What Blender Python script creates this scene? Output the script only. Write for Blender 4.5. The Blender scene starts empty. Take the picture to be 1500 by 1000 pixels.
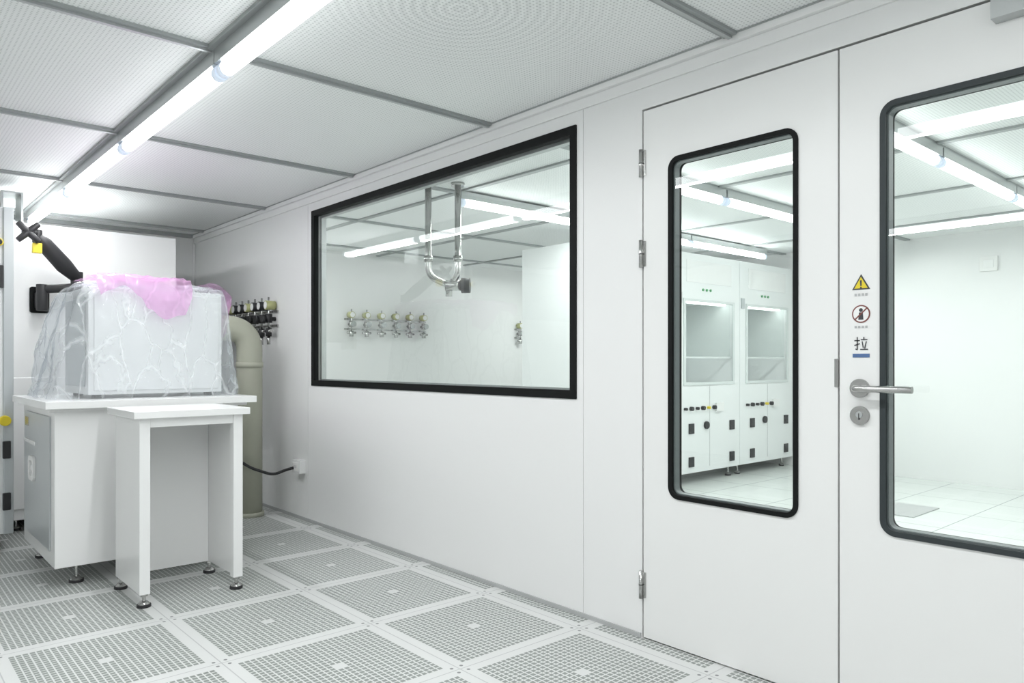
import bpy, bmesh, math, random
from mathutils import Vector, Matrix, noise
random.seed(3)
scene = bpy.context.scene

# ------------------------------------------------------------------ materials
def newmat(name):
    m = bpy.data.materials.new(name); m.use_nodes = True
    nt = m.node_tree
    return m, nt, nt.nodes, nt.links, nt.nodes['Principled BSDF']

def pm(name, col, rough=0.5, metal=0.0, var=0.03, scale=6.0, bump=0.0, spec=0.5):
    m, nt, N, L, b = newmat(name)
    tc = N.new('ShaderNodeTexCoord'); nz = N.new('ShaderNodeTexNoise')
    nz.inputs['Scale'].default_value = scale; nz.inputs['Detail'].default_value = 4
    L.new(tc.outputs['Object'], nz.inputs['Vector'])
    mx = N.new('ShaderNodeMix'); mx.data_type = 'RGBA'
    c2 = tuple(max(0, c*(1-var)) for c in col)
    mx.inputs[6].default_value = (*col, 1); mx.inputs[7].default_value = (*c2, 1)
    L.new(nz.outputs['Fac'], mx.inputs[0]); L.new(mx.outputs[2], b.inputs['Base Color'])
    b.inputs['Roughness'].default_value = rough
    b.inputs['Metallic'].default_value = metal
    b.inputs['Specular IOR Level'].default_value = spec
    if bump:
        bp = N.new('ShaderNodeBump'); bp.inputs['Strength'].default_value = bump
        bp.inputs['Distance'].default_value = 0.002
        L.new(nz.outputs['Fac'], bp.inputs['Height']); L.new(bp.outputs[0], b.inputs['Normal'])
    return m

def emat(name, col, s):
    m, nt, N, L, b = newmat(name)
    b.inputs['Base Color'].default_value = (*col, 1)
    b.inputs['Emission Color'].default_value = (*col, 1)
    b.inputs['Emission Strength'].default_value = s
    return m

M_wall = pm('wall_white', (0.82, 0.825, 0.82), 0.38, var=0.015, scale=1.5)
M_seam = pm('seam_grey', (0.45, 0.46, 0.46), 0.6)
M_gap = pm('gap_dark', (0.05, 0.05, 0.05), 0.8)
M_door = pm('door_white', (0.82, 0.825, 0.815), 0.32, var=0.01, scale=2)
M_black = pm('gasket_black', (0.008, 0.009, 0.009), 0.6, spec=0.15)
M_gask2 = pm('gasket_grey', (0.16, 0.18, 0.185), 0.4)
M_alu = pm('aluminium', (0.50, 0.52, 0.52), 0.35, 0.6, scale=20)
M_barr = pm('ceiling_bar', (0.36, 0.38, 0.38), 0.45, 0.3, scale=10)
M_steel = pm('brushed_steel', (0.50, 0.50, 0.49), 0.22, 0.95, scale=30)
M_white = pm('lacquer_white', (0.85, 0.855, 0.85), 0.25, var=0.01)
M_white2 = pm('equipment_white', (0.82, 0.84, 0.84), 0.35, var=0.02)
M_greyp = pm('panel_grey', (0.50, 0.53, 0.54), 0.35, 0.2)
M_recess = pm('recess_grey', (0.68, 0.72, 0.71), 0.5)
M_yellow = pm('safety_yellow', (0.75, 0.60, 0.03), 0.4)
M_olive = pm('valve_olive', (0.45, 0.46, 0.22), 0.4)
M_red = pm('sign_red', (0.20, 0.06, 0.05), 0.5)
M_blue = pm('sign_blue', (0.08, 0.15, 0.32), 0.5)
M_ink = pm('sign_ink', (0.05, 0.05, 0.055), 0.5)
M_paper = pm('sign_white', (0.85, 0.85, 0.84), 0.5)
M_duct = pm('duct_beige', (0.48, 0.49, 0.40), 0.45, var=0.06)
M_rubber = pm('rubber_black', (0.02, 0.02, 0.022), 0.5)
M_green = pm('led_green', (0.10, 0.35, 0.15), 0.4)
M_tube = emat('tube_glow', (0.96, 0.99, 1.0), 7)
M_tube2 = emat('tube_glow_adjacent', (0.96, 1.0, 0.99), 8)
M_cap = emat('tube_cap_glow', (0.70, 0.78, 0.90), 0.40)  # weak emission stands in for tube light shining through the end caps
M_tube_hood = emat('hood_lamp', (0.95, 1.0, 0.98), 5)

def glass_mat(name, tint, f0=0.06, top=0.9):
    m, nt, N, L, b = newmat(name)
    N.remove(b); out = N['Material Output']
    tr = N.new('ShaderNodeBsdfTransparent'); tr.inputs[0].default_value = (*tint, 1)
    gl = N.new('ShaderNodeBsdfGlossy'); gl.inputs['Roughness'].default_value = 0.0
    ge = N.new('ShaderNodeNewGeometry'); dt = N.new('ShaderNodeVectorMath'); dt.operation = 'DOT_PRODUCT'
    L.new(ge.outputs['Incoming'], dt.inputs[0]); L.new(ge.outputs['Normal'], dt.inputs[1])
    def mm(op, a, b_=None, c=None):
        n = N.new('ShaderNodeMath'); n.operation = op; n.use_clamp = True if op != 'SUBTRACT' else False
        for i, v in enumerate((a, b_, c)):
            if v is None: continue
            if isinstance(v, (int, float)): n.inputs[i].default_value = v
            else: L.new(v, n.inputs[i])
        return n.outputs[0]
    ab = mm('ABSOLUTE', dt.outputs['Value'])
    p = mm('POWER', mm('SUBTRACT', 1.0, ab), 4.5)
    fac = mm('MULTIPLY_ADD', p, top-f0, f0)
    mx = N.new('ShaderNodeMixShader')
    L.new(fac, mx.inputs[0])
    L.new(tr.outputs[0], mx.inputs[1]); L.new(gl.outputs[0], mx.inputs[2])
    L.new(mx.outputs[0], out.inputs[0])
    return m
M_glass = glass_mat('glazing', (0.92, 0.95, 0.935), 0.08)
M_sash = glass_mat('sash_glass', (0.90, 0.93, 0.92), 0.03, 0.5)

def film_mat(name, col, base, amp, scale=6, trc=None):
    m, nt, N, L, b = newmat(name)
    out = N['Material Output']
    tc = N.new('ShaderNodeTexCoord')
    nz = N.new('ShaderNodeTexNoise'); nz.inputs['Scale'].default_value = 5; nz.inputs['Detail'].default_value = 3
    L.new(tc.outputs['Object'], nz.inputs['Vector'])
    sc = N.new('ShaderNodeVectorMath'); sc.operation = 'MULTIPLY_ADD'
    sc.inputs[1].default_value = (0.12, 0.12, 0.12)
    L.new(nz.outputs['Color'], sc.inputs[0]); L.new(tc.outputs['Object'], sc.inputs[2])
    mp = N.new('ShaderNodeMapping'); mp.inputs['Rotation'].default_value = (0.3, 0.5, 0.2); mp.inputs['Scale'].default_value = (1.0, 1.0, 0.4)
    L.new(sc.outputs[0], mp.inputs[0])
    vo = N.new('ShaderNodeTexVoronoi'); vo.feature = 'DISTANCE_TO_EDGE'; vo.inputs['Scale'].default_value = scale
    L.new(mp.outputs[0], vo.inputs['Vector'])
    mr = N.new('ShaderNodeMapRange'); mr.inputs[1].default_value = 0.0; mr.inputs[2].default_value = 0.05
    mr.inputs[3].default_value = 1.0; mr.inputs[4].default_value = 0.0
    L.new(vo.outputs['Distance'], mr.inputs[0])
    pw = N.new('ShaderNodeMath'); pw.operation = 'MULTIPLY'
    L.new(mr.outputs[0], pw.inputs[0]); L.new(nz.outputs['Fac'], pw.inputs[1])
    fm = N.new('ShaderNodeMath'); fm.operation = 'MULTIPLY_ADD'; fm.inputs[1].default_value = amp; fm.inputs[2].default_value = base
    L.new(pw.outputs[0], fm.inputs[0])
    bp = N.new('ShaderNodeBump'); bp.inputs['Strength'].default_value = 0.7; bp.inputs['Distance'].default_value = 0.03
    L.new(vo.outputs['Distance'], bp.inputs['Height']); L.new(bp.outputs[0], b.inputs['Normal'])
    b.inputs['Base Color'].default_value = (*col, 1); b.inputs['Roughness'].default_value = 0.10
    b.inputs['Specular IOR Level'].default_value = 1.0
    tr = N.new('ShaderNodeBsdfTransparent')
    tr.inputs[0].default_value = (*(trc or tuple(min(1, c*0.3+0.7) for c in col)), 1)
    mx = N.new('ShaderNodeMixShader')
    L.new(fm.outputs[0], mx.inputs[0]); L.new(tr.outputs[0], mx.inputs[1]); L.new(b.outputs[0], mx.inputs[2])
    L.new(mx.outputs[0], out.inputs[0])
    return m
M_film = film_mat('clear_film', (0.84, 0.87, 0.89), 0.20, 0.45, 8, (0.91, 0.925, 0.94))
M_pink = film_mat('pink_film', (0.92, 0.50, 0.86), 0.34, 0.22, 9)

def mathn(N, L, op, a, b=None, c=None):
    n = N.new('ShaderNodeMath'); n.operation = op
    for i, v in enumerate((a, b, c)):
        if v is None: continue
        if isinstance(v, (int, float)): n.inputs[i].default_value = v
        else: L.new(v, n.inputs[i])
    return n.outputs[0]

def floor_mat():
    m, nt, N, L, b = newmat('perforated_floor')
    tc = N.new('ShaderNodeTexCoord'); sx = N.new('ShaderNodeSeparateXYZ')
    L.new(tc.outputs['Object'], sx.inputs[0])
    P = 0.62
    def axis(o, off):
        t = mathn(N, L, 'DIVIDE', mathn(N, L, 'SUBTRACT', o, off - P*20), P)
        f = mathn(N, L, 'FRACT', t)
        d = mathn(N, L, 'ABSOLUTE', mathn(N, L, 'SUBTRACT', f, 0.5))
        return f, d
    fx, dx = axis(sx.outputs['X'], 2.25); fy, dy = axis(sx.outputs['Y'], 2.12)
    dm = mathn(N, L, 'MAXIMUM', dx, dy)
    inside = mathn(N, L, 'LESS_THAN', dm, 0.435)
    seam = mathn(N, L, 'GREATER_THAN', dm, 0.4965)
    def cell(f, n, w):
        g = mathn(N, L, 'FRACT', mathn(N, L, 'MULTIPLY', mathn(N, L, 'SUBTRACT', f, 0.065), n/0.87))
        return mathn(N, L, 'LESS_THAN', mathn(N, L, 'ABSOLUTE', mathn(N, L, 'SUBTRACT', g, 0.5)), w)
    fine = mathn(N, L, 'MULTIPLY', cell(fx, 24, 0.38), cell(fy, 24, 0.38))
    coarse = mathn(N, L, 'MULTIPLY', cell(fx, 8, 0.455), cell(fy, 8, 0.455))
    hole = mathn(N, L, 'MULTIPLY', mathn(N, L, 'MULTIPLY', fine, coarse), inside)
    ctr = mathn(N, L, 'GREATER_THAN', dm, 0.04)
    hole = mathn(N, L, 'MULTIPLY', hole, ctr)
    ex = mathn(N, L, 'SUBTRACT', 0.5, dx); ey = mathn(N, L, 'SUBTRACT', 0.5, dy)
    ex = mathn(N, L, 'SUBTRACT', ex, 0.035); ey = mathn(N, L, 'SUBTRACT', ey, 0.035)
    rr = mathn(N, L, 'SQRT', mathn(N, L, 'ADD', mathn(N, L, 'MULTIPLY', ex, ex), mathn(N, L, 'MULTIPLY', ey, ey)))
    screw = mathn(N, L, 'LESS_THAN', rr, 0.011)
    mx = N.new('ShaderNodeMix'); mx.data_type = 'RGBA'
    mx.inputs[6].default_value = (0.71, 0.72, 0.71, 1); mx.inputs[7].default_value = (0.26, 0.285, 0.265, 1)
    L.new(hole, mx.inputs[0])
    m2 = N.new('ShaderNodeMix'); m2.data_type = 'RGBA'
    m2.inputs[7].default_value = (0.50, 0.51, 0.51, 1)
    L.new(mx.outputs[2], m2.inputs[6]); L.new(seam, m2.inputs[0])
    m3 = N.new('ShaderNodeMix'); m3.data_type = 'RGBA'
    m3.inputs[7].default_value = (0.22, 0.23, 0.23, 1)
    L.new(m2.outputs[2], m3.inputs[6]); L.new(screw, m3.inputs[0])
    L.new(m3.outputs[2], b.inputs['Base Color'])
    b.inputs['Roughness'].default_value = 0.35
    bp = N.new('ShaderNodeBump'); bp.invert = True; bp.inputs['Strength'].default_value = 0.3; bp.inputs['Distance'].default_value = 0.003
    L.new(hole, bp.inputs['Height']); L.new(bp.outputs[0], b.inputs['Normal'])
    return m
M_floor = floor_mat()

def floor2_mat():
    m, nt, N, L, b = newmat('smooth_tile_floor')
    tc = N.new('ShaderNodeTexCoord'); br = N.new('ShaderNodeTexBrick')
    br.offset = 0; br.inputs['Scale'].default_value = 1.0
    br.inputs['Brick Width'].default_value = 0.6; br.inputs['Row Height'].default_value = 0.6
    br.inputs['Mortar Size'].default_value = 0.005
    br.inputs['Color1'].default_value = (0.68, 0.71, 0.69, 1); br.inputs['Color2'].default_value = (0.66, 0.69, 0.67, 1)
    br.inputs['Mortar'].default_value = (0.40, 0.43, 0.42, 1)
    L.new(tc.outputs['Object'], br.inputs['Vector']); L.new(br.outputs['Color'], b.inputs['Base Color'])
    b.inputs['Roughness'].default_value = 0.25
    return m
M_floor2 = floor2_mat()

def ceil_mat():
    m, nt, N, L, b = newmat('perforated_ceiling')
    tc = N.new('ShaderNodeTexCoord')
    mp = N.new('ShaderNodeMapping'); mp.inputs['Location'].default_value = (-1.50, -1.95, 0); mp.inputs['Scale'].default_value = (1, 1, 0)
    L.new(tc.outputs['Object'], mp.inputs[0])
    wv = N.new('ShaderNodeTexWave'); wv.wave_type = 'RINGS'; wv.rings_direction = 'Z'
    wv.inputs['Scale'].default_value = 9; wv.inputs['Distortion'].default_value = 1.2; wv.inputs['Detail'].default_value = 1
    L.new(mp.outputs[0], wv.inputs['Vector'])
    ln = N.new('ShaderNodeVectorMath'); ln.operation = 'LENGTH'; L.new(mp.outputs[0], ln.inputs[0])
    fo = N.new('ShaderNodeMapRange'); fo.inputs[1].default_value = 0.15; fo.inputs[2].default_value = 0.75
    fo.inputs[3].default_value = 0.20; fo.inputs[4].default_value = 0.0
    L.new(ln.outputs['Value'], fo.inputs[0])
    f1 = mathn(N, L, 'MULTIPLY', wv.outputs['Fac'], fo.outputs[0])
    vo = N.new('ShaderNodeTexVoronoi'); vo.inputs['Scale'].default_value = 65; vo.inputs['Randomness'].default_value = 0.0
    L.new(tc.outputs['Object'], vo.inputs['Vector'])
    d = mathn(N, L, 'LESS_THAN', vo.outputs['Distance'], 0.28)
    f2 = mathn(N, L, 'ADD', f1, mathn(N, L, 'MULTIPLY', d, 0.5))
    mx = N.new('ShaderNodeMix'); mx.data_type = 'RGBA'
    mx.inputs[6].default_value = (0.90, 0.92, 0.915, 1); mx.inputs[7].default_value = (0.35, 0.37, 0.37, 1)
    L.new(f2, mx.inputs[0]); L.new(mx.outputs[2], b.inputs['Base Color'])
    b.inputs['Roughness'].default_value = 0.5
    return m
M_ceil = ceil_mat()

# ------------------------------------------------------------------ mesh builder
def rloop(y0, y1, z0, z1, r, n=6):
    pts = []
    for cy, cz, a0 in ((y1-r, z1-r, 0), (y0+r, z1-r, 90), (y0+r, z0+r, 180), (y1-r, z0+r, 270)):
        for i in range(n+1):
            a = math.radians(a0 + 90*i/n)
            pts.append((cy + r*math.cos(a), cz + r*math.sin(a)))
    return pts

def rounded(pts, r, n=6):
    pts = [Vector(p) for p in pts]; out = [pts[0]]
    for i in range(1, len(pts)-1):
        a, b, c = pts[i-1], pts[i], pts[i+1]
        d1 = (a-b); d2 = (c-b); rr = min(r, d1.length*0.49, d2.length*0.49)
        p = b + d1.normalized()*rr; q = b + d2.normalized()*rr
        for k in range(n+1):
            t = k/n
            out.append(p*(1-t)**2 + b*2*t*(1-t) + q*t*t)
    out.append(pts[-1]); return out

class MB:
    def __init__(s, name):
        s.name = name; s.bm = bmesh.new(); s.mats = []
    def mi(s, m):
        if m not in s.mats: s.mats.append(m)
        return s.mats.index(m)
    def face(s, vs, k, smooth=False):
        try:
            f = s.bm.faces.new(vs); f.material_index = k; f.smooth = smooth; return f
        except ValueError: return None
    def box(s, a, b, mat):
        k = s.mi(mat)
        x0, y0, z0 = [min(p, q) for p, q in zip(a, b)]; x1, y1, z1 = [max(p, q) for p, q in zip(a, b)]
        v = [s.bm.verts.new(p) for p in ((x0,y0,z0),(x1,y0,z0),(x1,y1,z0),(x0,y1,z0),(x0,y0,z1),(x1,y0,z1),(x1,y1,z1),(x0,y1,z1))]
        for f in ((3,2,1,0),(4,5,6,7),(0,1,5,4),(1,2,6,5),(2,3,7,6),(3,0,4,7)):
            s.face([v[i] for i in f], k)
        return s
    def sheet(s, pts, mat):
        k = s.mi(mat); s.face([s.bm.verts.new(p) for p in pts], k); return s
    def tube(s, pts, radii, mat, n=16, cap=True):
        k = s.mi(mat); pts = [Vector(p) for p in pts]
        if not hasattr(radii, '__len__'): radii = [radii]*len(pts)
        tg = []
        for i in range(len(pts)):
            d = pts[min(i+1, len(pts)-1)] - pts[max(i-1, 0)]
            tg.append(d.normalized())
        up = Vector((0, 0, 1)) if abs(tg[0].z) < 0.9 else Vector((1, 0, 0))
        nrm = tg[0].cross(up).normalized(); rings = []
        for i, p in enumerate(pts):
            nrm = (nrm - tg[i]*nrm.dot(tg[i])).normalized(); bi = tg[i].cross(nrm)
            rings.append([s.bm.verts.new(p + (nrm*math.cos(2*math.pi*j/n) + bi*math.sin(2*math.pi*j/n))*radii[i]) for j in range(n)])
        for a, b in zip(rings, rings[1:]):
            for j in range(n):
                s.face([a[j], a[(j+1)%n], b[(j+1)%n], b[j]], k, True)
        if cap:
            s.face(rings[0][::-1], k); s.face(rings[-1], k)
        return s
    def cyl(s, p0, p1, r, mat, n=24): return s.tube([p0, p1], r, mat, n)
    def ring(s, outer, inner, a0, a1, mat, axis='x'):
        k = s.mi(mat)
        def V(a, p): return s.bm.verts.new((a, p[0], p[1]) if axis == 'x' else (p[0], a, p[1]))
        O0 = [V(a0, p) for p in outer]; O1 = [V(a1, p) for p in outer]
        I0 = [V(a0, p) for p in inner]; I1 = [V(a1, p) for p in inner]
        n = len(outer)
        for i in range(n):
            j = (i+1) % n
            s.face([O0[i], O0[j], I0[j], I0[i]], k); s.face([O1[i], I1[i], I1[j], O1[j]], k)
            s.face([O0[i], O1[i], O1[j], O0[j]], k); s.face([I0[i], I0[j], I1[j], I1[i]], k)
        return s
    def prism(s, loop, a0, a1, mat, axis='x'):
        k = s.mi(mat)
        def V(a, p): return s.bm.verts.new((a, p[0], p[1]) if axis == 'x' else (p[0], a, p[1]))
        A = [V(a0, p) for p in loop]; B = [V(a1, p) for p in loop]; n = len(loop)
        s.face(A, k); s.face(B[::-1], k)
        for i in range(n):
            j = (i+1) % n; s.face([A[i], B[i], B[j], A[j]], k)
        return s
    def done(s, bevel=0.0):
        bmesh.ops.recalc_face_normals(s.bm, faces=s.bm.faces[:])
        me = bpy.data.meshes.new(s.name); s.bm.to_mesh(me); s.bm.free()
        for m in s.mats: me.materials.append(m)
        o = bpy.data.objects.new(s.name, me); scene.collection.objects.link(o)
        if bevel:
            bv = o.modifiers.new('bevel', 'BEVEL'); bv.width = bevel; bv.segments = 2; bv.limit_method = 'ANGLE'; bv.angle_limit = math.radians(50)
        return o

W = 2.36; WT = 0.08; H = 2.264; YB = 7.07; YF = -1.6; XL = -3.0; XR = 7.5

# ------------------------------------------------------------------ shell
MB('floor').box((XL, YF, -0.05), (W+WT/2, YB, 0), M_floor).done()
MB('floor_adjacent').box((W+WT/2, YF, -0.05), (XR, YB, 0), M_floor2).done()
MB('ceiling').box((XL, YF, H), (XR, YB, H+0.05), M_ceil).done()
MB('wall_back').box((XL, YB, -0.05), (XR, YB+0.08, H+0.05), M_wall).done()
MB('wall_front').box((XL, YF-0.08, -0.05), (XR, YF, H+0.05), M_wall).done()
MB('wall_left').box((XL-0.08, YF, -0.05), (XL, YB, H+0.05), M_wall).done()
MB('wall_far').box((XR, YF, -0.05), (XR+0.08, YB, H+0.05), M_wall).done()

DY0, DYM, DY1 = 0.15, 1.087, 1.873; DT = 2.10
w = MB('wall_right')
w.ring(rloop(2.20, 4.79, 0, H, 0.0004), rloop(2.25, 4.72, 0.952, 2.12, 0.0004), W, W+WT, M_wall)
w.box((W, 4.793, 0), (W+WT, YB, H), M_wall)
w.box((W, DY1+0.006, 0), (W+WT, 2.197, H), M_wall)
w.box((W, DY0-0.006, DT+0.006), (W+WT, DY1+0.006, H), M_wall)
w.box((W, YF, 0), (W+WT, DY0-0.006, H), M_wall)
w.box((W+0.003, 2.19, 0), (W+0.02, 2.21, H), M_wall)
w.box((W+0.003, 4.785, 0), (W+0.02, 4.80, H), M_wall)
w.done()
t = MB('trim_1')
t.box((W-0.028, YF, H-0.030), (W, YB, H), M_wall).box((W-0.034, YF, H-0.006), (W-0.028, YB, H), M_barr)
t.box((W-0.010, YF, H-0.075), (W, YB, H-0.030), M_wall)
t.done(0.002)
MB('baseboard_right').box((W-0.006, DY1+0.01, 0), (W, YB, 0.018), M_seam).done()
MB('trim_2').box((W-0.02, YB-0.02, 0), (W, YB, H-0.08), M_wall).done(0.006)

g = MB('ceiling_grid')
bars = [0.14, 1.46, 2.80, 4.12, 5.43, 6.75, -1.18]
for y in bars:
    g.box((XL, y-0.026, H-0.012), (W-0.034, y+0.026, H), M_barr)
    g.box((XL, y-0.008, H-0.020), (W-0.034, y+0.008, H-0.012), M_alu)
g.box((1.03-0.055, YF, H-0.014), (1.03+0.055, YB, H), M_barr)
g.box((-1.7-0.055, YF, H-0.014), (-1.7+0.055, YB, H), M_barr)
g.box((XL, YB-0.05, H-0.03), (W-0.034, YB, H), M_barr)
g.done()
g = MB('ceiling_grid_adjacent')
for x in (3.1, 4.3, 5.5, 6.7):
    g.box((x-0.02, YF, H-0.012), (x+0.02, YB, H), M_barr)
for y in (0.2, 1.48, 2.8, 4.05, 5.4, 6.7):
    g.box((W+WT, y-0.026, H-0.0125), (XR, y+0.026, H), M_barr)
g.done()

def strip_light(parent, x, y, z, sx, sy_, power, col):
    # downward-emitting lower face of the fluorescent diffuser
    l = bpy.data.lights.new('diffuser_light', 'AREA'); l.shape = 'RECTANGLE'; l.size = sx; l.size_y = sy_
    l.energy = power; l.color = col
    ob = bpy.data.objects.new('diffuser_light', l); scene.collection.objects.link(ob)
    ob.location = (x, y, z); ob.parent = parent
def lamp_row_y(x, ys, power, mt=M_tube):
    o = MB('fluorescent_lamp')
    for y0, y1 in ys:
        o.box((x-0.034, y0+0.003, H-0.066), (x+0.028, y1-0.003, H-0.014), M_alu)
        o.tube([(x, y0+0.045, H-0.086), (x, y1-0.045, H-0.086)], 0.028, mt, 20)
        for e in (y0+0.006, y1-0.045):
            o.tube([(x, e, H-0.086), (x, e+0.039, H-0.086)], 0.0285, M_cap, 20)
    ob = o.done()
    for y0, y1 in ys:
        strip_light(ob, x, (y0+y1)/2, H-0.1155, 0.05, y1-y0-0.10, power, (0.98, 0.99, 1.0))
    return ob
lamp_row_y(1.03, [(1.46, 2.78), (2.78, 4.10), (4.10, 5.42), (5.42, 6.74), (0.14, 1.46), (-1.18, 0.14)], 10.3)
lamp_row_y(-1.7, [(-1.18, 0.14), (0.14, 1.46), (1.46, 2.78)], 17)
lamp_row_y(2.76, [(5.72, 7.02)], 12, M_tube2)  # added fill lamp, out of view, brightens the adjacent back wall
for y, pw_, xa, nk in ((0.2, 5.2, 3.07, 3), (1.48, 6.8, 3.07, 3), (2.8, 8, 3.07, 3), (4.0, 12, 3.07, 3), (6.0, 18, 5.75, 1)):  # last entry is an added fill lamp hidden behind the hoods
    o = MB('fluorescent_lamp')
    for k in range(nk):
        a = xa + k*1.32; b = a+1.30
        o.box((a, y-0.028, H-0.062), (b, y+0.028, H-0.0125), M_alu)
        o.tube([(a+0.04, y, H-0.084), (b-0.04, y, H-0.084)], 0.026, M_tube2, 20)
        for e in (a, b-0.038):
            o.tube([(e, y, H-0.084), (e+0.038, y, H-0.084)], 0.028, M_cap, 20)
    ob = o.done()
    for k in range(nk):
        strip_light(ob, xa+k*1.32+0.65, y, H-0.1125, 1.2, 0.046, pw_, (0.96, 1.0, 0.985))

# ------------------------------------------------------------------ window
def offs(y0, y1, z0, z1, r, d): return rloop(y0+d, y1-d, z0+d, z1-d, max(r-d, 0.0004))
o = MB('window_1')
A = (2.237, 4.733, 0.938, 2.133)
o.ring(rloop(*A, 0.004), offs(*A, 0.004, 0.038), W-0.006, W+0.004, M_black)
o.ring(offs(*A, 0.004, 0.02), offs(*A, 0.004, 0.038), W+0.0, W+0.03, M_black)
o.ring(offs(*A, 0.004, 0.02), offs(*A, 0.004, 0.046), W+0.05, W+WT+0.004, M_alu)
gx = W+0.012
o.sheet([(gx, A[0]+0.03, A[2]+0.03), (gx, A[1]-0.03, A[2]+0.03), (gx, A[1]-0.03, A[3]-0.03), (gx, A[0]+0.03, A[3]-0.03)], M_glass)
o.done()

# ------------------------------------------------------------------ doors
def door(name, y0, y1, gy0, gy1, gz0, gz1, hinge_y, hz, mg):
    o = MB(name)
    x0, x1 = W-0.002, W+0.045
    R = 0.046
    o.ring(rloop(y0+0.003, y1-0.003, 0.006, DT-0.003, 0.0005), rloop(gy0+0.010, gy1-0.010, gz0+0.010, gz1-0.010, R-0.010), x0, x1, M_door)
    G = (gy0, gy1, gz0, gz1)
    o.ring(rloop(*G, R), offs(*G, R, 0.017), x0-0.006, x0+0.010, mg)
    o.ring(offs(*G, R, 0.011), offs(*G, R, 0.022), x0+0.008, x1-0.008, M_gask2)
    o.ring(offs(*G, R, 0.0), offs(*G, R, 0.020), x1, x1+0.008, M_black)
    gl = offs(*G, R, 0.015)
    o.sheet([(x0+0.007, p[0], p[1]) for p in gl], M_glass)
    for z in hz:
        o.cyl((W-0.010, hinge_y, z-0.055), (W-0.010, hinge_y, z+0.055), 0.008, M_steel, 14)
        o.box((W-0.006, hinge_y-0.02, z-0.05), (W-0.002, hinge_y+0.005, z+0.05), M_steel)
        o.cyl((W-0.010, hinge_y, z-0.002), (W-0.010, hinge_y, z+0.002), 0.0086, M_gap, 14)
    return o
M_slate = pm('gasket_slate', (0.035, 0.043, 0.046), 0.5, spec=0.3)
o = door('door_1', DYM, DY1, 1.222, 1.748, 0.575, 1.887, 1.878, (1.89, 1.53, 0.214), M_black)
o.box((W+0.010, DYM-0.0015, 0.006), (W+0.03, DYM+0.003, DT-0.003), M_gap)
o.box((W-0.006, DYM-0.001, 1.02), (W-0.002, DYM+0.012, 1.11), M_steel)
o.done()
o = door('door_2', DY0, DYM, 0.28, 0.958, 0.572, 1.893, 0.145, (1.89, 1.53, 0.214), M_slate)
hy, hz = 1.018, 1.018
o.cyl((W-0.002, hy, hz), (W-0.014, hy, hz), 0.029, M_steel, 32)
o.tube(rounded([(W-0.012, hy, hz), (W-0.058, hy, hz), (W-0.058, hy-0.172, hz)], 0.02), 0.0105, M_steel, 16)
o.cyl((W-0.002, hy, hz-0.085), (W-0.012, hy, hz-0.085), 0.029, M_steel, 32)
o.cyl((W-0.012, hy, hz-0.082), (W-0.015, hy, hz-0.082), 0.010, M_alu, 20)
o.box((W-0.0155, hy-0.0015, hz-0.098), (W-0.012, hy+0.0015, hz-0.078), M_gap)
o.box((W-0.05, 0.36, 2.03), (W-0.002, 0.65, 2.085), M_alu)
o.box((W-0.045, 0.25, 2.088), (W-0.03, 0.45, 2.098), M_alu)
o.done()
f = MB('door_frame')
f.ring(rloop(DY0-0.02, DY1+0.02, -0.02, DT+0.02, 0.0005), rloop(DY0+0.01, DY1-0.01, 0.002, DT-0.012, 0.0005), W+0.046, W+WT-0.002, M_gap)
f.done()

# signs
def flat_poly(o, pts, x, mat):
    k = o.mi(mat); o.face([o.bm.verts.new((x, p[0], p[1])) for p in pts], k)
def circ(cy, cz, r, n=28): return [(cy + r*math.cos(2*math.pi*i/n), cz + r*math.sin(2*math.pi*i/n)) for i in range(n)]
sy = 1.016; xs = W-0.0035
s = MB('door_warning_sign')
def tri(c, r): return [(sy + r*math.cos(math.radians(a)), c + r*math.sin(math.radians(a))) for a in (90, 210, 330)]
s.prism(tri(1.342, 0.032), W-0.0034, W-0.002, M_ink)
flat_poly(s, tri(1.342, 0.024), xs-0.0004, M_yellow)
flat_poly(s, [(sy-0.003, 1.355), (sy+0.003, 1.355), (sy+0.002, 1.337), (sy-0.002, 1.337)], xs-0.0008, M_ink)
flat_poly(s, circ(sy, 1.332, 0.003), xs-0.0008, M_ink)
for i in range(4):
    flat_poly(s, [(sy-0.02+i*0.011, 1.306), (sy-0.013+i*0.011, 1.306), (sy-0.013+i*0.011, 1.314), (sy-0.02+i*0.011, 1.314)], xs, M_seam)
s.done()
s = MB('door_prohibition_sign')
s.prism(circ(sy, 1.250, 0.028), W-0.0034, W-0.002, M_red)
flat_poly(s, circ(sy, 1.250, 0.024), xs-0.0004, M_paper)
flat_poly(s, circ(sy, 1.262, 0.006), xs-0.0008, M_ink)
flat_poly(s, [(sy-0.008, 1.232), (sy+0.008, 1.232), (sy+0.006, 1.255), (sy-0.006, 1.255)], xs-0.0008, M_ink)
flat_poly(s, [(sy-0.020, 1.266), (sy-0.017, 1.269), (sy+0.020, 1.234), (sy+0.017, 1.231)], xs-0.0012, M_red)
for i in range(4):
    flat_poly(s, [(sy-0.02+i*0.011, 1.206), (sy-0.013+i*0.011, 1.206), (sy-0.013+i*0.011, 1.213), (sy-0.02+i*0.011, 1.213)], xs, M_seam)
s.done()
s = MB('door_pull_sign')
def stroke(a, b, wd=0.0034):
    S = 0.043
    pa = Vector((sy + 0.0215 - a[0]*S, 1.136 + a[1]*S)); pb = Vector((sy + 0.0215 - b[0]*S, 1.136 + b[1]*S))
    d = (pb-pa).normalized(); n = Vector((-d.y, d.x))*wd/2
    flat_poly(s, [tuple(pa+n), tuple(pb+n), tuple(pb-n), tuple(pa-n)], xs, M_ink)
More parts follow.
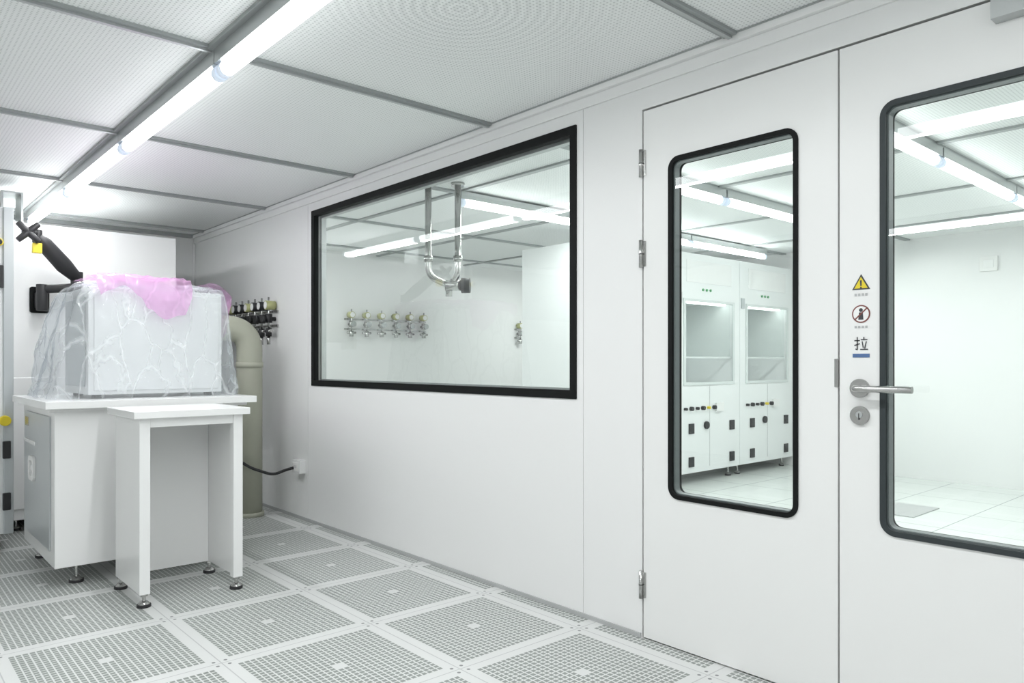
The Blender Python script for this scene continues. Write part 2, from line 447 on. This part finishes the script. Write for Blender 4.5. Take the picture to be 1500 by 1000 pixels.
for a, b in (((0.02,0.72),(0.42,0.72)),((0.23,0.98),(0.23,0.05)),((0.23,0.05),(0.10,0.12)),((0.02,0.36),(0.42,0.50)),
             ((0.70,0.98),(0.70,0.82)),((0.48,0.78),(0.96,0.78)),((0.58,0.66),(0.66,0.18)),((0.88,0.66),(0.76,0.14)),((0.44,0.08),(1.0,0.08))):
    stroke(a, b)
s.box((xs, sy-0.026, 1.114), (W-0.002, sy+0.026, 1.126), M_blue)
s.done()

o = MB('wall_socket')
o.box((W-0.045, 4.83, 0.325), (W, 4.945, 0.415), M_white)
o.box((W-0.049, 4.845, 0.34), (W-0.045, 4.93, 0.40), M_paper)
for dy in (4.875, 4.90):
    o.box((W-0.0495, dy, 0.36), (W-0.048, dy+0.006, 0.38), M_ink)
o.done(0.004)
MB('power_cable').tube(rounded([(W-0.052, 4.91, 0.36), (W-0.09, 4.95, 0.345), (2.20, 5.00, 0.31), (2.08, 5.10, 0.36), (1.98, 5.2, 0.45), (1.90, 5.25, 0.8)], 0.05), 0.010, M_rubber, 12).done()

# ------------------------------------------------------------------ gas valves
def valve_row(name, origin, along, out, n, pitch, dark=False):
    o = MB(name); a = Vector(along); u = Vector(out); z = Vector((0, 0, 1)); og = Vector(origin) + u*0.003
    body = M_rubber if dark else M_steel
    L = pitch*(n-1)
    for dz in (0.055, -0.05):
        p0 = og - a*0.06 + z*dz; p1 = og + a*(L+0.06) + z*dz + u*0.008
        o.box(tuple(p0 - z*0.008), tuple(p1 + z*0.008), M_steel)
    for i in range(n):
        c = og + a*(pitch*i) + u*0.05
        o.cyl(c - z*0.10, c + z*0.16, 0.007, M_steel, 10)
        o.cyl(c - z*0.03, c + z*0.035, 0.026, body, 14)
        o.cyl(c - u*0.05, c + u*0.035, 0.016, body, 12)
        o.cyl(c + u*0.035, c + u*0.055, 0.030, M_rubber if dark else M_alu, 16)
        o.cyl(c + z*0.10 - u*0.045, c + z*0.10 + u*0.025, 0.034, M_olive if (i % 3 == 0 or not dark) else M_rubber, 18)
        o.cyl(c + z*0.10 + u*0.025, c + z*0.10 + u*0.028, 0.027, M_paper, 18)
        o.cyl(c - z*0.13, c - z*0.07, 0.022, body, 12)
        if dark: o.cyl(c - z*0.19, c - z*0.13, 0.012, M_steel, 10)
        o.tube([c - z*0.09 - a*0.05, c - z*0.09 + a*0.05], 0.012, M_steel, 10)
    return o.done()
valve_row('gas_valve_manifold', (W, 5.32, 1.42), (0, 1, 0), (-1, 0, 0), 7, 0.125, True)
valve_row('gas_valve_manifold', (3.95, YB, 1.50), (1, 0, 0), (0, -1, 0), 6, 0.185)
valve_row('gas_valve_manifold', (6.36, YB, 1.46), (1, 0, 0), (0, -1, 0), 1, 0.16)

# ------------------------------------------------------------------ beige duct
MB('exhaust_duct').tube(rounded([(2.13, 5.24, 0), (2.13, 5.24, 1.34), (1.80, 5.30, 1.34)], 0.24, 14), 0.088, M_duct, 32)\
  .tube([(2.13, 5.24, 1.06), (2.13, 5.24, 1.10)], 0.094, M_duct, 32).tube([(2.13, 5.24, 0.0), (2.13, 5.24, 0.03)], 0.10, M_duct, 32)\
  .box((1.772, 5.2, 1.2), (1.80, 5.4, 1.45), M_duct).done()

# ------------------------------------------------------------------ equipment cabinets in our room
def feet(o, pts, h, r=0.028):
    for x, y in pts:
        o.cyl((x, y, 0.0), (x, y, 0.014), r, M_rubber, 20)
        o.tube([(x, y, 0.014), (x, y, 0.028)], [r*0.9, r*0.45], M_steel, 20)
        o.cyl((x, y, 0.02), (x, y, h+0.002), 0.008, M_steel, 12)
        o.cyl((x, y, h-0.012), (x, y, h), 0.017, M_steel, 6)
e = MB('process_equipment_cabinet')
e.box((-1.3, 5.2, 0.10), (0.70, 6.9, 2.0), M_white2)
e.box((0.655, 5.185, 0.10), (0.705, 5.2, 2.0), M_greyp)
for z0, z1 in ((0.16, 0.84), (0.90, 1.45), (1.50, 1.95)):
    for x0, x1 in ((-1.25, -0.65), (-0.63, -0.02), (0.0, 0.62)):
        e.box((x0, 5.188, z0), (x1, 5.2, z1), M_white if z0 < 1 else M_greyp)
e.cyl((0.63, 5.15, 1.79), (0.63, 5.188, 1.79), 0.022, M_yellow); e.cyl((0.63, 5.14, 1.79), (0.63, 5.15, 1.79), 0.016, M_rubber)
e.box((0.60, 5.17, 1.53), (0.655, 5.188, 1.66), M_rubber)
e.cyl((0.66, 5.15, 0.76), (0.66, 5.19, 0.76), 0.03, M_yellow)
e.box((0.65, 5.17, 0.54), (0.69, 5.188, 0.64), M_rubber)
e.box((0.65, 5.17, 0.24), (0.69, 5.188, 0.34), M_rubber)
feet(e, [(0.6, 5.3), (-0.3, 5.3), (-1.2, 5.3), (0.6, 6.8), (-1.2, 6.8)], 0.10)
e.done(0.004)
e = MB('equipment_enclosure')
e.box((0.71, 5.7, 0.08), (1.77, 6.9, 2.0), M_white)
e.box((0.74, 5.692, 0.15), (1.74, 5.70, 1.0), M_white)
feet(e, [(0.8, 5.8), (1.68, 5.8), (0.8, 6.8), (1.68, 6.8)], 0.08)
e.done(0.005)
e = MB('acrylic_signal_housing')
e.ring([(0.71, 2.001), (0.83, 2.001), (0.83, 2.20), (0.71, 2.20)], [(0.722, 2.01), (0.818, 2.01), (0.818, 2.19), (0.722, 2.19)], 5.72, 5.95, M_alu, 'y')
e.sheet([(0.722, 5.80, 2.01), (0.818, 5.80, 2.01), (0.818, 5.80, 2.19), (0.722, 5.80, 2.19)], M_sash)
e.done()

# ------------------------------------------------------------------ monitor arm
a = MB('monitor_arm')
Yp = 5.7
a.prism(rloop(0.86, 0.97, 1.42, 1.59, 0.015), Yp-0.02, Yp-0.001, M_black, 'y')
a.box((0.885, 5.60, 1.45), (0.945, Yp-0.018, 1.55), M_rubber)
a.cyl((0.915, 5.60, 1.43), (0.915, 5.60, 1.60), 0.034, M_rubber)
a.tube(rounded([(0.915, 5.60, 1.57), (1.00, 5.56, 1.575), (1.10, 5.54, 1.59)], 0.04), 0.028, M_rubber, 16)
a.cyl((1.10, 5.54, 1.56), (1.10, 5.54, 1.69), 0.036, M_rubber)
a.tube([(1.10, 5.54, 1.65), (1.02, 5.50, 1.72), (0.90, 5.44, 1.84), (0.86, 5.42, 1.88)], [0.036, 0.052, 0.048, 0.030], M_rubber, 16)
a.tube([(1.08, 5.515, 1.655), (0.88, 5.415, 1.85)], 0.012, M_steel, 10)
a.cyl((0.86, 5.42, 1.84), (0.86, 5.42, 1.92), 0.028, M_rubber)
a.tube([(0.86, 5.42, 1.90), (0.80, 5.36, 1.89)], 0.02, M_rubber, 14)
a.box((0.765, 5.33, 1.86), (0.835, 5.345, 1.92), M_rubber)
for dx, dz in ((-1, -1), (1, 1), (-1, 1), (1, -1)):
    a.tube([(0.80, 5.338, 1.89), (0.80+dx*0.055, 5.338, 1.89+dz*0.055)], [0.022, 0.017], M_rubber, 10)
a.box((0.825, 5.35, 1.77), (0.875, 5.39, 1.83), M_yellow)
a.done(0.003)

# ------------------------------------------------------------------ big bench
b = MB('equipment_bench')
b.box((0.68, 4.08, 0.875), (1.70, 5.05, 0.91), M_white)
b.box((0.73, 4.15, 0.10), (1.62, 5.0, 0.875), M_white)
b.box((0.722, 4.24, 0.17), (0.73, 4.94, 0.83), M_greyp)
b.box((0.7195, 4.80, 0.75), (0.722, 4.90, 0.80), M_steel)
b.ring(rloop(4.60, 4.74, 0.47, 0.60, 0.03), rloop(4.625, 4.715, 0.495, 0.575, 0.02), 0.708, 0.722, M_paper)
b.box((0.712, 4.64, 0.52), (0.722, 4.70, 0.55), M_paper)
b.box((0.717, 4.60, 0.66), (0.722, 4.92, 0.68), M_white)
b.box((0.7, 4.12, 0.86), (1.66, 4.15, 0.875), M_white)
feet(b, [(0.84, 4.24), (1.54, 4.24), (0.80, 4.90), (1.54, 4.90)], 0.10, 0.034)
b.done(0.003)

b = MB('side_table')
b.box((0.925, 3.545, 0.848), (1.445, 4.01, 0.88), M_white)
b.box((0.955, 3.575, 0.06), (1.00, 3.62, 0.848), M_white)
b.box((1.375, 3.575, 0.06), (1.42, 3.62, 0.848), M_white)
b.box((0.957, 3.62, 0.06), (0.982, 3.985, 0.848), M_white)
b.box((1.393, 3.62, 0.06), (1.418, 3.985, 0.848), M_white)
b.box((0.982, 3.965, 0.06), (1.393, 3.985, 0.848), M_white)
b.box((1.00, 3.58, 0.805), (1.375, 3.60, 0.848), M_white)
feet(b, [(0.98, 3.60), (1.397, 3.60), (0.975, 3.965), (1.397, 3.965)], 0.06, 0.03)
b.done(0.002)

# ------------------------------------------------------------------ wrapped instrument
root = bpy.data.objects.new('wrapped_benchtop_instrument', None); scene.collection.objects.link(root)
i = MB('instrument_body')
i.box((0.905, 4.30, 0.93), (1.585, 4.86, 1.49), M_white)
i.box((0.93, 4.292, 0.95), (1.565, 4.30, 1.47), M_white)
i.box((0.897, 4.36, 0.97), (0.905, 4.80, 1.44), M_greyp)
for x in (0.96, 1.53):
    for y in (4.36, 4.80): i.cyl((x, y, 0.911), (x, y, 0.932), 0.025, M_rubber)
i.done(0.008).parent = root

def film(name, X0, X1, Y0, Y1, zb, zt, flare, mat, seed, amp):
    NP = 240; NL = 60; NT = 20
    bm = bmesh.new(); rows = []
    def loop(ex, r):
        (l, rr, f, bk) = ex
        x0, x1, y0, y1 = X0-l, X1+rr, Y0-f, Y1+bk
        per = 2*((x1-x0)+(y1-y0)); pts = []
        for k in range(NP):
            s_ = per*k/NP
            if s_ < x1-x0: p = (x0+s_, y0)
            elif s_ < (x1-x0)+(y1-y0): p = (x1, y0 + s_-(x1-x0))
            elif s_ < 2*(x1-x0)+(y1-y0): p = (x1-(s_-(x1-x0)-(y1-y0)), y1)
            else: p = (x0, y1-(s_-2*(x1-x0)-(y1-y0)))
            cx, cy = (x0+x1)/2, (y0+y1)/2
            a_ = abs(p[0]-cx)/((x1-x0)/2); b_ = abs(p[1]-cy)/((y1-y0)/2)
            q = 1-0.04*r*max(0, a_+b_-1.6)/0.4
            pts.append((cx+(p[0]-cx)*q, cy+(p[1]-cy)*q))
        return pts
    for j in range(NL+1):
        t_ = j/NL; f_ = (1-t_)**0.62
        z = zb + (zt-zb)*t_
        rnd = max(0, (t_-0.9)/0.1)
        ex = tuple(0.024 + v*f_ - 0.010*rnd for v in flare)
        row = []
        cx, cy = (X0+X1)/2, (Y0+Y1)/2
        for (x, y) in loop(ex, 1):
            front = 1.0 if y < Y0 else 0.0
            n1 = noise.noise(Vector((x*7+seed, y*7, z*2.5)))
            n2 = 0.5-abs(noise.noise(Vector((x*18, y*18+seed, z*7))))*2
            nn = max(-0.010, (n1*amp + n2*amp*0.5)) * (0.35+0.75*f_) * (1-0.6*front)
            d = Vector((x-cx, y-cy)).normalized()
            zz = z if j == 0 else z + 0.012*n1*t_
            row.append(bm.verts.new((x+d.x*nn, y+d.y*nn, zz)))
        rows.append(row)
    top = [(v.co.x, v.co.y) for v in rows[-1]]; cx, cy = (X0+X1)/2, (Y0+Y1)/2
    for j in range(1, NT):
        q = 1-j/NT; row = []
        for (x, y) in top:
            xx, yy = cx+(x-cx)*q, cy+(y-cy)*q
            h = abs(noise.noise(Vector((xx*6+seed, yy*6, 1))))*0.05 + abs(noise.noise(Vector((xx*16, yy*16, seed))))*0.02
            row.append(bm.verts.new((xx, yy, zt + h*min(1, j/3))))
        rows.append(row)
    for A_, B_ in zip(rows, rows[1:]):
        for k in range(NP):
            bm.faces.new([A_[k], A_[(k+1) % NP], B_[(k+1) % NP], B_[k]])
    bm.faces.new(rows[-1])
    for f__ in bm.faces: f__.smooth = True
    me = bpy.data.meshes.new(name); bm.to_mesh(me); bm.free(); me.materials.append(mat)
    o_ = bpy.data.objects.new(name, me); scene.collection.objects.link(o_)
    o_.parent = root
    return o_
film('plastic_wrap', 0.905, 1.585, 4.30, 4.86, 0.9115, 1.512, (0.15, 0.06, 0.02, 0.10), M_film, 1.3, 0.05)

def pink():
    bm = bmesh.new(); NU, NV = 50, 60; g_ = []
    X0, X1 = 0.95, 1.37
    for a_ in range(NU+1):
        r_ = []
        for b_ in range(NV+1):
            u = a_/NU; v = b_/NV
            x = X0 + (X1-X0)*u + 0.05*noise.noise(Vector((v*3, u*2, 5)))
            drop = 0.06 + 0.15*(0.5+0.5*math.sin(u*5.0-2.6)) + 0.03*noise.noise(Vector((u*7, 3, 1)))
            if v < 0.75:
                y = 4.88 - (4.88-4.245)*(v/0.75); z = 1.572 + 0.02*noise.noise(Vector((x*8, y*8, 2))) - 0.025*(v/0.75)**4
                z += 0.012*noise.noise(Vector((x*22, y*22, 9)))
            else:
                q = (v-0.75)/0.25; y = 4.245 - 0.012*math.sin(q*3) ; z = 1.547 - drop*q + 0.02*noise.noise(Vector((x*8, 4.245*8, 2)))
                y += 0.010*noise.noise(Vector((x*20, z*20, 9)))
            r_.append(bm.verts.new((x, y, z)))
        g_.append(r_)
    for a_ in range(NU):
        for b_ in range(NV):
            bm.faces.new([g_[a_][b_], g_[a_+1][b_], g_[a_+1][b_+1], g_[a_][b_+1]]).smooth = True
    h_ = []
    for a_ in range(25):
        r_ = []
        for b_ in range(25):
            u = a_/24; v = b_/24
            y = 4.40+0.42*u; z = 1.56 - 0.32*v*(0.6+0.4*math.sin(u*4)); x = 1.56 + 0.11*min(1, v*2.5)**0.5 + 0.02*noise.noise(Vector((y*9, z*9, 0)))
            r_.append(bm.verts.new((x, y, z)))
        h_.append(r_)
    for a_ in range(24):
        for b_ in range(24):
            bm.faces.new([h_[a_][b_], h_[a_+1][b_], h_[a_+1][b_+1], h_[a_][b_+1]]).smooth = True
    me = bpy.data.meshes.new('pink_plastic_sheet'); bm.to_mesh(me); bm.free(); me.materials.append(M_pink)
    o_ = bpy.data.objects.new('pink_plastic_sheet', me); scene.collection.objects.link(o_)
    o_.parent = root
pink()

# ------------------------------------------------------------------ adjacent room equipment
def hood(x0):
    x1 = x0+1.02; y0, y1 = 3.94, 4.83; zt = 2.08
    o = MB('fume_hood')
    o.box((x0, y0, 0.10), (x1, y1, 0.90), M_white2)
    o.box((x0, y0, 1.66), (x1, y1, zt), M_white2)
    o.box((x0, y0, 0.90), (x0+0.11, y1, 1.66), M_white2)
    o.box((x1-0.11, y0, 0.90), (x1, y1, 1.66), M_white2)
    o.box((x0+0.11, y1-0.35, 0.90), (x1-0.11, y1, 1.66), M_recess)
    o.ring([(x0+0.10, 0.89), (x1-0.10, 0.89), (x1-0.10, 1.67), (x0+0.10, 1.67)], [(x0+0.13, 0.915), (x1-0.13, 0.915), (x1-0.13, 1.645), (x0+0.13, 1.645)], y0-0.01, y0, M_recess, 'y')
    o.sheet([(x0+0.12, y0+0.03, 1.15), (x1-0.12, y0+0.03, 1.15), (x1-0.12, y0+0.03, 1.66), (x0+0.12, y0+0.03, 1.66)], M_sash)
    o.box((x0+0.12, y0+0.02, 1.135), (x1-0.12, y0+0.045, 1.15), M_recess)
    o.box((x0+0.15, y0+0.06, 1.640), (x1-0.15, y0+0.12, 1.66), M_tube_hood)
    o.box((x0+0.15, y0-0.004, 1.82), (x1-0.15, y0, 2.02), M_white)
    for k in range(3): o.cyl((x0+0.40+k*0.06, y0-0.01, 1.76), (x0+0.40+k*0.06, y0, 1.76), 0.012, M_green, 12)
    o.box((x0+0.015, y0-0.012, 1.62), (x0+0.07, y0, 1.72), M_greyp)
    for k in range(6): o.cyl((x0+0.12+k*0.09, y0-0.03, 0.68), (x0+0.12+k*0.09, y0, 0.68), 0.013 + 0.006*(k % 2), M_rubber if k != 4 else M_yellow, 12)
    o.box((x0+0.60, y0-0.02, 0.64), (x0+0.72, y0, 0.72), M_paper)
    for xx in (x0+0.18, x0+0.84):
        for z in (0.20, 0.50): o.box((xx, y0-0.012, z-0.045), (xx+0.075, y0, z+0.045), M_rubber)
    o.cyl((x0+0.45, y0-0.02, 0.52), (x0+0.45, y0, 0.52), 0.035, M_rubber, 16)
    o.box((x0+0.51, y0-0.002, 0.14), (x0+0.514, y0, 0.88), M_seam)
    feet(o, [(x0+0.08, y0+0.08), (x1-0.08, y0+0.08), (x0+0.08, y1-0.08), (x1-0.08, y1-0.08)], 0.10)
    o.done(0.003)
for x in (4.40, 5.425, 6.45): hood(x)

o = MB('suspended_gas_pipe')
o.tube(rounded([(2.80, 3.98, H), (2.80, 3.98, 1.66), (2.93, 3.93, 1.60), (2.95, 3.86, 1.66), (2.95, 3.86, H)], 0.06), 0.021, M_steel, 18)
for p in ((2.80, 3.98), (2.95, 3.86)):
    o.cyl((p[0], p[1], H-0.02), (p[0], p[1], H-0.0005), 0.045, M_steel)
    o.cyl((p[0], p[1], 1.75), (p[0], p[1], 1.79), 0.030, M_steel)
o.cyl((2.90, 3.93, 1.60), (2.98, 3.86, 1.60), 0.035, M_steel)
o.cyl((2.98, 3.86, 1.60), (3.02, 3.82, 1.60), 0.050, M_rubber)
o.cyl((2.93, 3.93, 1.53), (2.93, 3.93, 1.62), 0.022, M_steel)
o.done()
MB('wall_socket').box((XR-0.02, 2.05, 1.90), (XR, 2.19, 2.03), M_paper).box((XR-0.024, 2.08, 1.93), (XR-0.02, 2.16, 2.0), M_white).done(0.004)
MB('floor_grate').box((5.6, 2.05, 0.0), (6.1, 2.35, 0.006), M_seam).done()

# ------------------------------------------------------------------ world / camera
wd = bpy.data.worlds.new('world'); scene.world = wd; wd.use_nodes = True
wd.node_tree.nodes['Background'].inputs[0].default_value = (0.9, 0.95, 1, 1)
wd.node_tree.nodes['Background'].inputs[1].default_value = 0.5
cam = bpy.data.cameras.new('camera'); co = bpy.data.objects.new('camera', cam); scene.collection.objects.link(co)
co.location = (0, 0, 1.10); co.rotation_euler = (math.radians(90), 0, math.radians(-41.55))
cam.sensor_width = 36; cam.sensor_fit = 'HORIZONTAL'; cam.lens = 26.16; cam.shift_y = 0.02; cam.clip_start = 0.02
scene.camera = co
scene.view_settings.view_transform = 'Standard'
scene.view_settings.look = 'None'
scene.view_settings.exposure = 0.0
